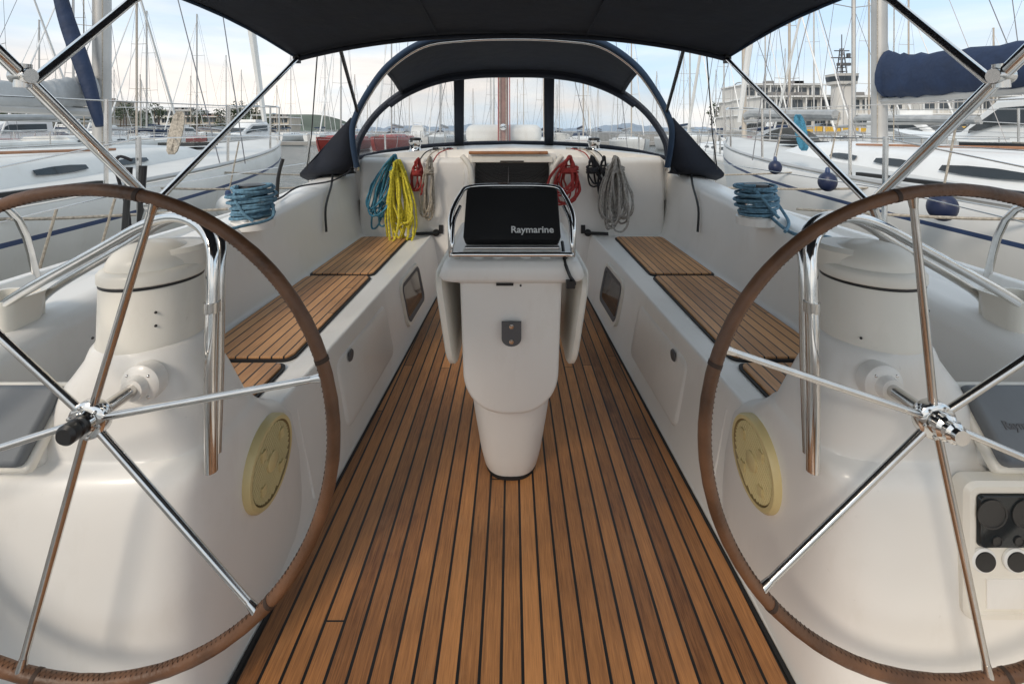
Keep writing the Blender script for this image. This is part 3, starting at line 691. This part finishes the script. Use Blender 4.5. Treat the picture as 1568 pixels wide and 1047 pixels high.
# ================================================================= BOATS
def make_boat(L,B,fb,mastH,hullk='white',coverk='cover',stripek='stripe',detail=1,mastt=.5,mastk='alu',genoa='white',boomz=.9,boomr=.24,H=.36,hood=True,boomlen=.40):
    mb=MB(); n=18 if detail else 11
    def hb(t): return B/2*((1-((t-.4)/.6)**2.3) if t>.4 else 1-.2*((.4-t)/.4)**2)
    def dz(t): return fb*(.96+.2*t*t)
    rr=[]
    for i in range(n):
        t=i/(n-1); h=max(.03,hb(t)); z=dz(t); y=t*L
        lv=[(.985,1.0,0),(1.0,.95,0),(1.0,.90,0),(1.0,.882,0),(.985,.80,.0),(.95,.45,.35),(.86,.10,.7),(.84,.05,.75),(.6,-.2,1.0)]
        l=[(-h*a,y-(L*.09)*c*t**6,z*b) for a,b,c in lv]
        rr.append(l[::-1]+[(-h*.93,y,z+.0),(0,y,z+.05),(h*.93,y,z)]+[(h*a,y-(L*.09)*c*t**6,z*b) for a,b,c in lv])
    m_=len(rr[0])
    def fm(a,j):
        jj=min(j,m_-2-j)
        if jj==5: return stripek
        if jj==1 : return stripek
        if jj==9: return 'nonskid'
        return hullk
    mb.quadstrip(rr,hullk,False,True,False,face_mat=fm)
    for s_ in(-1,1):
        mb.tube([(s_*max(.02,hb(i/20)*.97),i/20*L,dz(i/20)+.03) for i in range(21)],.022,'alu' if detail else hullk,6)
    y0,y1=.30*L,.74*L; rr=[]; kk=10
    def cw(k): return B*.30*(1-.45*k**2)
    for i in range(kk+1):
        k=i/kk; y=y0+(y1-y0)*k; w=cw(k); h=H*(1-.45*k**1.5)*(1 if i<kk else .15); z=dz(y/L)
        rr.append([(-w*1.03,y,z-.02),(-w*.94,y,z+h*.75),(-w*.84,y,z+h),(0,y,z+h*1.15),(w*.84,y,z+h),(w*.94,y,z+h*.75),(w*1.03,y,z-.02)])
    mb.quadstrip(rr,hullk,False,True,True)
    for s_ in(-1,1):
        for a,b_ in((.06,.20),(.26,.40),(.46,.56),(.62,.72)):
            q=[]
            for i in range(4):
                k=a+(b_-a)*i/3; w=cw(k); h=H*(1-.45*k**1.5); y=y0+(y1-y0)*k; z=dz(y/L)
                ins=.06 if i in(0,3) else 0
                q.append([(s_*(w*.995+.006),y,z+h*(.32+ins)),(s_*(w*.965+.006),y,z+h*(.62-ins))])
            mb.quadstrip(q,'dglass')
    for s_ in(-1,1):
        mb.tube(cat([(s_*B*.30,y0+.1,dz(.3)+.12),(s_*B*.31,.2*L,dz(.2)+.12),(s_*B*.29,.05*L,dz(.05)+.1)],4),.13,hullk,8)
    mb.box((0,.16*L,dz(.16)+.055),(B*.42,.24*L,.04),'seat' if detail else 'grey')
    if detail:
        mb.box((0,.5*L,dz(.5)+H+.01),(.6,.6,.05),'dglass'); mb.box((0,.78*L,dz(.8)+.10),(.5,.5,.05),'dglass')
    if hood:
        rr=[]
        for y,s2 in((y0-.35,1),(y0+.1,1.0),(y0+.55,.55),(y0+.8,.1)):
            rr.append([(B*.27*math.cos(a),y,dz(.3)+.15+.7*s2*math.sin(a)**.8) for a in [math.pi*q/10 for q in range(11)]])
        mb.quadstrip(rr,coverk)
    my=mastt*L; mz=dz(mastt)+.3
    mb.tube([(0,my,mz-.2),(0,my,mz+mastH)],.085 if detail else .075,mastk,12 if detail else 6)
    bl=boomlen*L
    z0=mz+boomz
    if detail:
        P=cat([(0,my-.12,z0+.10),(0,my-.5,z0+.03),(0,my-bl*.3,z0),(0,my-bl*.6,z0-.03),(0,my-bl,z0-.06)],8)
        rings=[]
        for i,p in enumerate(P):
            k=i/(len(P)-1); rw=boomr*(.62-.2*k)*(1+.10*math.sin(i*1.7)+.06*math.sin(i*.8)); rh=boomr*(1.15-.55*k)*(1+.06*math.sin(i*2.3))
            rings.append([(p.x+rw*math.cos(a)*(1-.25*math.sin(a)),p.y,p.z+rh*math.sin(a)) for a in [2*math.pi*q/16 for q in range(16)]])
        mb.quadstrip(rings,coverk,True,True,True)
        mb.tube([(0,my-.05,z0-boomr*.95),(0,my-bl-.15,z0-boomr*.75)],.05,'alu',8)
        for a in(.12,-.13): mb.tube([(a*.8,my-.1,mz-.1),(a,my-.12,mz+mastH*.9)],.006,'r_bei',5)
    else:
        mb.tube(cat([(0,my-.15,z0),(0,my-.5,z0+.08),(0,my-bl*.5,z0),(0,my-bl,z0-.1)],6),.12,coverk,8)
        mb.tube([(0,my-.05,z0-.16),(0,my-bl-.1,z0-.18)],.06,'alu',6)
    for f_,w in((.36,.26),(.66,.2)):
        for s_ in(-1,1): mb.tube([(0,my,mz+mastH*f_),(s_*B*w,my-.25,mz+mastH*f_+.08)],.02,mastk,5)
    wr=.006 if detail else .011
    for s_ in(-1,1):
        mb.tube([(s_*B*.46,my-.2,dz(mastt)),(s_*B*.26,my-.25,mz+mastH*.36),(s_*B*.2,my-.25,mz+mastH*.66),(0,my,mz+mastH*.97)],wr,'wire',4)
        mb.tube([(s_*B*.44,my-.5,dz(mastt)),(0,my,mz+mastH*.36)],wr,'wire',4)
    mb.tube([(0,.02*L,dz(0)),(0,my-.1,mz+mastH)],wr,'wire',4)
    gp=[Vector((0,L*.96,dz(1)+.35)).lerp(Vector((0,my+.1,mz+mastH*.93)),i/8) for i in range(9)]
    mb.tube(gp,.06,genoa,7,rr=[.04,.065,.06,.055,.05,.045,.04,.035,.02])
    for s_ in(-1,1):
        ns=7; tops=[];mids=[]
        for i in range(ns):
            t=.03+.9*i/(ns-1); x=s_*hb(t)*.95; z=dz(t)+.02
            mb.tube([(x,t*L,z),(x,t*L,z+.62)],.013 if detail else .02,'steel',6); tops.append((x,t*L,z+.61)); mids.append((x,t*L,z+.32))
        mb.tube(tops,.005 if detail else .012,'steel',5); mb.tube(mids,.004 if detail else .01,'steel',5)
        mb.tube(cat([(s_*hb(.93)*.95,.93*L,dz(.93)+.62),(s_*hb(.97)*.8,.97*L,dz(1)+.64),(0,L*1.0,dz(1)+.64)],5),.015,'steel',6)
        mb.tube(cat([(s_*hb(.03)*.95,.03*L,dz(.03)+.62),(s_*hb(0)*.85,.0,dz(0)+.62),(s_*.4,0,dz(0)+.62)],4),.015,'steel',6)
    if detail:
        for s_ in(-1,1):
            mb.tube([(s_*B*.2,.33*L,dz(.4)+H+.06),(s_*B*.18,.6*L,dz(.5)+H*.8+.04)],.014,'wood',6)
            mb.lathe((s_*B*.33,.2*L,dz(.2)+.22),[(.08,0),(.06,.05),(.06,.11),(.075,.15),(.001,.16)],'chrome',20)
            mb.lathe((s_*B*.25,.31*L,dz(.3)+H+.02),[(.07,0),(.05,.05),(.05,.10),(.065,.13),(.001,.14)],'chrome',20)
            for q in range(3): mb.tube(cat([(s_*B*(.12+.03*q),.33*L,dz(.33)+H+.06),(s_*B*.1,.42*L,dz(.4)+H+.04),(s_*B*.03,.5*L,dz(.5)+H+.04)],4),.006,('r_bei','r_blue','r_red')[q],5)
            mb.box((s_*hb(.42)*.85,.42*L,dz(.42)+.06),(.05,1.6,.03),'black')
            mb.tube(cat([(s_*hb(.25)*.9,.25*L,dz(.25)+.05),(s_*hb(.3)*.8,.3*L,dz(.3)+.03),(s_*hb(.4)*.85,.4*L,dz(.4)+.04)],4),.008,'r_bei',5)
            for q in range(6): mb.tube([(s_*hb(.55)*.95+.03*math.cos(a)-s_*.01*q,.55*L+.05*math.sin(a),dz(.55)+.38+.18*math.sin(a)) for a in [2*math.pi*w_/12 for w_ in range(12)]],.008,'r_bei' if s_>0 else 'r_blue',5,True)
        mb.lathe((0,.12*L,dz(.1)+.05),[(.12,0),(.10,.5),(.12,.55),(.001,.6)],'white',20)
        c=(0,.12*L-.2,dz(.1)+.45); mb.tube([(c[0]+.38*math.cos(q),c[1],c[2]+.38*math.sin(q)) for q in [2*math.pi*i/32 for i in range(32)]],.012,'steel',6,True)
    return mb
WZ=-.75
def place(mb_or_me,loc,rot=0,name='sailboat',scale=1):
    if isinstance(mb_or_me,MB): o=mb_or_me.build(name,recenter=False)
    else:
        o=bpy.data.objects.new(name,mb_or_me); sc.collection.objects.link(o)
    o.location=(loc[0],loc[1],WZ); o.rotation_euler=(0,0,rot); o.scale=(scale,)*3
    return o
place(make_boat(11.0,3.75,1.62,13.5,'dirtywhite','gcover','stripe',1,.655,boomz=.40,boomr=.15,H=.24,hood=False,boomlen=.22),(-4.6,-2.1))
place(make_boat(11.2,3.7,1.62,14,'white','cover','stripe',1,.645,boomz=.66,boomr=.25,H=.27,hood=False,boomlen=.42),(4.62,-1.5))
mb=MB(); mb.tube(cat([(-4.95,4.9,3.1),(-4.75,4.85,2.5),(-4.5,4.8,1.9),(-4.3,4.75,1.35)],6),.07,'cover',10,rr=[.04+.035*math.sin(math.pi*i/18) for i in range(19)]); mb.build('furled_sail_cover')
vs=[]
for i,(L,B_,fb,mh,hk,ck,sk,mk,hd) in enumerate([(10,3.3,1.15,12,'white','cover','stripe','alu',True),(12,3.8,1.3,15,'dirtywhite','gcover','white','alu',False),(9,3,1.05,11,'white','cover','red','mastb',True),(13,4,1.4,16.5,'white','navyb','white','alu',False),(11,3.5,1.2,13,'white','gcover','dirtywhite','mastb',True),(10.5,3.4,1.2,13.5,'red','gcover','white','alu',False)]):
    o=place(make_boat(L,B_,fb,mh,hk,ck,sk,0,.5,mk,hood=hd),(0,0)); vs.append((o.data,L)); bpy.data.objects.remove(o)
def motor_yacht():
    mb=MB(); L=11;B=3.8; rr=[]
    for i in range(12):
        t=i/11; h=max(.04,B/2*((1-((t-.35)/.65)**2.6) if t>.35 else .97)); z=1.5+.6*t*t; y=t*L
        rr.append([(-h*.7,y-.8*t**5,-.2),(-h*.9,y-.3*t**5,.5),(-h,y,z),(0,y,z+.08),(h,y,z),(h*.9,y-.3*t**5,.5),(h*.7,y-.8*t**5,-.2)])
    mb.quadstrip(rr,'white',False,True)
    rr=[]
    for y,w,zt in((1.6,1.45,3.2),(2.0,1.5,3.3),(5.2,1.4,3.2),(6.8,1.15,2.0),(8.2,.8,1.9),(9.2,.4,1.8)):
        rr.append([(-w,y,1.5),(-w*.92,y,zt-.15),(-w*.8,y,zt),(w*.8,y,zt),(w*.92,y,zt-.15),(w,y,1.5)])
    mb.quadstrip(rr,'white',False,True,True)
    for s_ in(-1,1):
        mb.quadstrip([[(s_*(1.5+.01),2.2,2.3),(s_*1.44,2.2,2.95)],[(s_*(1.44),5.0,2.25),(s_*1.36,5.0,2.85)],[(s_*1.27,6.2,1.95),(s_*1.24,6.2,2.1)]],'dglass')
    mb.quadstrip([[(-1.1,5.35,3.05),(1.1,5.35,3.05)],[(-.95,6.7,2.12),(.95,6.7,2.12)]],'dglass')
    mb.box((0,2.9,3.45),(2.2,2.4,.3),'white'); mb.tube([(-.9,1.8,3.3),(-.9,1.5,4.2),(.9,1.5,4.2),(.9,1.8,3.3)],.05,'white',8)
    for s_ in(-1,1): mb.tube([(s_*1.75,3,2.2),(s_*1.6,7,2.5),(s_*.9,9.8,2.7),(0,10.9,2.8)],.03,'steel',6)
    return mb
o=place(motor_yacht(),(0,0),name='motor_yacht'); my_me=o.data; bpy.data.objects.remove(o)
def far(x,y,rot,vi=None,s=1):
    vi=random.randrange(len(vs)) if vi is None else vi
    place(vs[vi][0],(x,y),rot+U(-.02,.02),scale=s*U(.9,1.08))
def mixed(x,y,rot):
    if R()<.16: place(my_me,(x,y),rot,'motor_yacht',U(.8,1))
    else: far(x,y,rot)
x=-62
while x<66:
    if not(-25<x<-19.5): mixed(x,U(50,53),math.pi)
    x+=U(4.0,5.8)
x=-88
while x<60:
    mixed(x,U(84,88),0); x+=U(5.5,8.5)
x=-120
while x<30:
    far(x,U(112,118),0,s=1.1); x+=U(8,13)
for x,y in((-22,17.5),(-28,19),(-34,17),(-41,19)): far(x+U(-.5,.5),y,0)
x=-75
while x<-23: mixed(x,U(34,37),math.pi); x+=U(4.6,6.8)
far(8.3,10.5,0,4,1.0); far(13.5,12,0,1); place(my_me,(18.5,11),0,'motor_yacht'); far(25,13,0,0); far(32,12,0,2)
x=17
while x<58: mixed(x,U(31,34),math.pi); x+=U(5.5,8)

def fender(loc,r,k,stretch=1.15,line=.5):
    e=empty('fender',loc); mb=MB(); mb.sphere(loc,r,k,12,stretch); mb.lathe((loc[0],loc[1],loc[2]+r*stretch),[(r*.3,-r*.15),(r*.22,.03),(r*.1,.04)],'stripe' if k!='tan' else 'black',14); mb.build('ball',e)
    mb=MB(); mb.tube([(loc[0],loc[1],loc[2]+r),(loc[0]+.1,loc[1],loc[2]+r+line)],.006,'r_bei',6); mb.build('line',e)
fender((2.66,4.6,.93),.062,'fender'); fender((2.60,3.75,.88),.07,'fender'); fender((2.60,2.75,.84),.075,'fender')
fender((-2.25,2.15,.50),.085,'tan',1,.35); fender((-2.15,2.35,.52),.08,'tan',1,.35); fender((-2.62,4.2,.6),.1,'white')
mb=MB()
for sx in(-1,1):
    for i in range(3): mb.tube(cat([(sx*2.9,2.2+i*1.2,.88),(sx*2.6,2.6+i*1.3,.80),(sx*2.0,3.2+i*1.2,.75)],5),.01,'r_bei',6)
mb.build('mooring_lines')

# ================================================================= WATER, QUAY, TOWN
mb=MB(); mb.quadstrip([[(-6000,-3000,WZ),(6000,-3000,WZ)],[(-6000,9000,WZ),(6000,9000,WZ)]],'water'); mb.build('water',recenter=False)
mb=MB(); mb.box((90,120,.1),(150,110,1.9),'concrete'); mb.box((-110,190,.0),(200,120,1.7),'concrete')
mb.box((0,64,-.45),(170,2.4,.5),'concrete'); mb.build('quay',bevel=.05)
mb=MB(); mb.quadstrip([[(20,68,1.056),(160,68,1.056)],[(20,95,1.056),(160,95,1.056)]],'asphalt'); mb.build('road',recenter=False)
mb=MB()
for i in range(34):
    x=40+i*2.6; mb.box((x+1.1,65.8,1.5),(2.3,.12,.85),'yellowp'); mb.box((x-.1,65.8,1.45),(.1,.2,1.0),'white')
mb.build('quay_barrier')
def building(name,c,w,d,floors,fh,wallk,roofk,bay=3.2,balcony=True,setback=0,z0=1.05):
    e=empty(name,(c[0],c[1],z0)); yf=c[1]-d/2; z=z0
    W=MB();G=MB();T=MB()
    for f in range(floors):
        ww=w-setback*f*2; y=yf+setback*f*.3
        W.box((c[0],y+d/2+.4,z+fh/2),(ww-.4,d-.8,fh),wallk)
        n=int(ww/bay)
        for i in range(n):
            xx=c[0]-ww/2+.6+(i+.5)*(ww-1.2)/n
            G.box((xx,y+.79,z+fh*.52),(bay*.78,.1,fh*.56),'winb')
            T.box((xx,y+.76,z+fh*.22),(bay*.82,.14,.12),wallk); T.box((xx,y+.735,z+fh*.52),(.08,.08,fh*.56),wallk)
        T.box((c[0],y+d/2-.2,z+fh-.12),(ww+.5,d+.9,.3),'white')
        if balcony and f>0:
            for i in range(int(ww/1.2)): T.box((c[0]-ww/2+.6+i*1.2,y-.55,z+.55),(.06,.06,1.0),'white')
            T.box((c[0],y-.55,z+1.05),(ww,.08,.08),'white')
            for i in range(n+1): T.box((c[0]-ww/2+i*ww/n,y-.3,z+fh/2),(.22,.22,fh-.3),'white')
        z+=fh
    W.build('walls',e); G.build('windows',e); T.build('slabs_and_railings',e)
    mb=MB(); mb.box((c[0],yf+d/2,z+.15),(w-setback*floors*2+.2,d*.8,.28),roofk)
    for i in range(4): mb.box((c[0]+U(-.4,.4)*w*.8,yf+d/2,z+.8),(U(1,3),2,1.1),'roof')
    mb.build('roof',e)
building('harbour_office',(72,108),36,14,2,4.0,'wallw','roof',setback=1.5)
building('harbour_office',(122,112),56,14,2,4.2,'wallw','roof',setback=1.0)
building('yacht_club',(72,126),26,12,3,4.2,'wallw','roof',bay=3.6,setback=1)
building('apartment_building',(150,150),40,16,4,3.3,'wallt','tile',setback=0)
building('warehouse',(105,152),34,14,1,9,'wallt','tile',bay=5,balcony=False)
for x,w,f in((-150,18,3),(-175,22,4),(-128,14,2),(-205,20,3),(-105,16,2),(-232,20,4)):
    building('house',(x,200+U(-8,8)),w,12,f,3.2,random.choice(['wallw','wallt']),random.choice(['tile','roof']),balcony=False,z0=.85)
TX=71
e=empty('signal_tower',(TX,98,1)); mb=MB()
mb.quadstrip([sup(TX,98,a,a*.8,5,z,24) for a,z in((1.9,1.05),(1.7,11.0),(2.4,11.2),(2.6,13.2),(2.7,13.4),(1.2,13.6))],'wallw',True,True,True); mb.build('shaft',e)
mb=MB(); mb.quadstrip([sup(TX,98,a,a*.8,5,z,24) for a,z in((2.46,11.8),(2.64,12.9))],'winb',True); mb.build('lookout_windows',e)
mb=MB()
for a in range(4):
    q=math.radians(45+90*a); mb.tube([(TX+.9*math.cos(q),98+.9*math.sin(q),13.4),(TX+.3*math.cos(q),98+.3*math.sin(q),19)],.12,'rubber',5)
for i in range(6):
    mb.box((TX,98,14+i*.9),(1.5-.18*i,1.5-.18*i,.12),'rubber')
mb.tube([(TX-2.4,98,17),(TX+2.4,98,17)],.13,'rubber',5); mb.tube([(TX-1.6,98,18.5),(TX+1.6,98,18.5)],.12,'rubber',5); mb.box((TX,97.4,15.5),(2.8,.5,.6),'rubber'); mb.box((TX+1,97.4,17.4),(.6,.5,.9),'rubber')
mb.tube([(TX,98,18),(TX,98,22)],.1,'rubber',5); mb.build('lattice_mast',e)
def car(x,y,col,rot=0,van=False):
    e=empty('van' if van else 'parked_car',(x,y,1.07)); h=1.9 if van else 1.42
    prof=[(-2.15,.35),(-2.2,.75),(-1.95,.95),(-1.55,h-.08),(-1.2,h),(.5,h),(1.15 if not van else 1.4,.98),(2.0,.82),(2.15,.6),(2.15,.35)]
    mb=MB(); mb.quadstrip([[(x+a*(1 if i in(1,2) else .985),y+s_,1.07+b*(1 if i in(1,2) else .99)) for a,b in prof] for i,s_ in enumerate((-.86,-.78,.78,.86))],col,True,True,True); mb.build('body',e)
    mb=MB(); mb.prism([(x+a,y,1.07+b) for a,b in((-1.6,1.0),(-1.35,h-.12),(.42,h-.12),(.95,1.0))],(0,-.875,0),(0,.875,0),'dglass'); mb.build('windows',e)
    mb=MB()
    for a in(-1.35,1.35):
        for s_ in(-.8,.8): mb.lathe((x+a,y+s_,1.40),[(.18,-.1),(.33,-.09),(.33,.09),(.18,.1)],'black',18,'y')
    mb.build('wheels',e)
M['cardark']=pm('car_dark',(.04,.045,.05),.25,0,.1,coat=.6)
for i in range(9):
    car(38+i*7+U(-1,1),74+U(-1.5,3),random.choice(['white','white','cardark','alu','dirtywhite']),van=(i%4==1))
for i in range(5):
    x=34+i*17; e=empty('street_lamp',(x,70,1.05)); mb=MB()
    mb.tube(cat([(x,70,1.05),(x,70,7),(x,69.6,8.2),(x,68.6,8.5)],5),.07,'alu',8); mb.box((x,68.2,8.5),(.3,.9,.12),'alu'); mb.build('post',e)
def hills(name,y,x0,x1,h,mat,seed,step=14):
    random.seed(seed); ph=[U(0,6.28) for _ in range(6)]; mb=MB(); top=[];bot=[];back=[]
    n=int((x1-x0)/step)
    for i in range(n+1):
        x=x0+i*step; t=i/n
        z=h*(.45+.25*math.sin(x*.004+ph[0])+.16*math.sin(x*.011+ph[1])+.08*math.sin(x*.031+ph[2])+.03*math.sin(x*.09+ph[3]))*math.sin(math.pi*min(1,max(0,t)))**.4
        top.append((x,y+120,z)); bot.append((x,y,WZ-.5)); back.append((x,y+60,z*.6+2*math.sin(x*.05)))
    mb.quadstrip([bot,back,top],mat); mb.build(name,recenter=False)
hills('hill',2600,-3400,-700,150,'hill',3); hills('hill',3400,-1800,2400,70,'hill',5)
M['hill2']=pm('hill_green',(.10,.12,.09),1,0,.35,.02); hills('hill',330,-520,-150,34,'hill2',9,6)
def tree_mass(name,x0,x1,y,h,n,seed):
    random.seed(seed); mb=MB(); mi=mb.m('leaf')
    cl=[(U(x0,x1),y+U(-8,8),U(.35,.95)*h,U(.18,.34)*h) for _ in range(n)]
    for cx,cy,cz,r in cl:
        mb.tube([(cx,cy,.8),(cx+U(-.3,.3),cy,cz)],.22,'bark',5,rr=[.28,.1])
        for _ in range(150):
            d=Vector((random.gauss(0,1),random.gauss(0,1),random.gauss(0,.8))).normalized()*r*R()**.4
            c=Vector((cx,cy,cz))+d; s=U(.25,.7); a=Vector((U(-1,1),U(-1,1),U(-1,1)))*s; b=Vector((U(-1,1),U(-1,1),U(-1,1)))*s
            i0=len(mb.v); mb.v+=[tuple(c),tuple(c+a),tuple(c+a+b),tuple(c+b)]; mb.f.append((i0,i0+1,i0+2,i0+3)); mb.mi.append(mi)
    mb.build(name)
tree_mass('tree_row',-240,-95,182,11,60,2); tree_mass('tree_row',58,165,137,8,22,4)

# ================================================================= WORLD, SUN, CAMERA
w=bpy.data.worlds.new('World'); sc.world=w; w.use_nodes=True; t=w.node_tree
bg=t.nodes['Background']; sky=t.nodes.new('ShaderNodeTexSky'); sky.sky_type='NISHITA'; sky.sun_disc=False
EL,AZ=math.radians(36),math.radians(212)
sky.sun_elevation=EL; sky.sun_rotation=AZ; sky.dust_density=2.5
tc=t.nodes.new('ShaderNodeTexCoord'); sp=t.nodes.new('ShaderNodeSeparateXYZ'); t.links.new(tc.outputs['Generated'],sp.inputs[0])
mp=t.nodes.new('ShaderNodeMapping'); mp.inputs['Scale'].default_value=(1,1,4.5); mp.inputs['Location'].default_value=(.6,0,0); t.links.new(tc.outputs['Generated'],mp.inputs[0])
n1=noise(t,mp.outputs[0],1.7,8,.5)
ramp=t.nodes.new('ShaderNodeValToRGB'); ramp.color_ramp.elements[0].position=.38; ramp.color_ramp.elements[1].position=.62; t.links.new(n1,ramp.inputs[0])
mp2=t.nodes.new('ShaderNodeMapping'); mp2.inputs['Scale'].default_value=(1,1,6); mp2.inputs['Location'].default_value=(3,1,2); t.links.new(tc.outputs['Generated'],mp2.inputs[0])
n2=noise(t,mp2.outputs[0],2.6,7,.55)
r2=t.nodes.new('ShaderNodeValToRGB'); r2.color_ramp.elements[0].position=.32; r2.color_ramp.elements[1].position=.62; t.links.new(n2,r2.inputs[0])
r2.color_ramp.elements[0].color=(4.5,4.7,5.1,1); r2.color_ramp.elements[1].color=(8.0,7.9,7.7,1)
hz=math_node(t,'SUBTRACT',1,math_node(t,'MULTIPLY',sp.outputs[2],3.6,True),True)
cloud=mixc(t,math_node(t,'MULTIPLY',hz,.72),r2.outputs[0],(8.4,7.3,6.2))
skyb=mixc(t,.7,sky.outputs[0],(4.5,6.6,8.6))
fac=math_node(t,'MULTIPLY_ADD',ramp.outputs[0],.75); fac.node.inputs[2].default_value=.2
col=mixc(t,fac,skyb,cloud)
t.links.new(col,bg.inputs[0]); bg.inputs[1].default_value=.146
sl=bpy.data.lights.new('sun','SUN'); sl.energy=1.9; sl.angle=math.radians(14); sl.color=(1,.88,.74)
so=bpy.data.objects.new('sun',sl); sc.collection.objects.link(so)
d=Vector((math.sin(AZ)*math.cos(EL),math.cos(AZ)*math.cos(EL),math.sin(EL)))
so.rotation_euler=(-d).to_track_quat('-Z','Y').to_euler()
cam=bpy.data.cameras.new('camera'); cam.lens=16; cam.sensor_width=36; cam.shift_y=-.206; cam.clip_start=.05; cam.clip_end=12000
co=bpy.data.objects.new('camera',cam); sc.collection.objects.link(co); co.location=(0,0,1.3); co.rotation_euler=(math.radians(90),0,0)
sc.camera=co
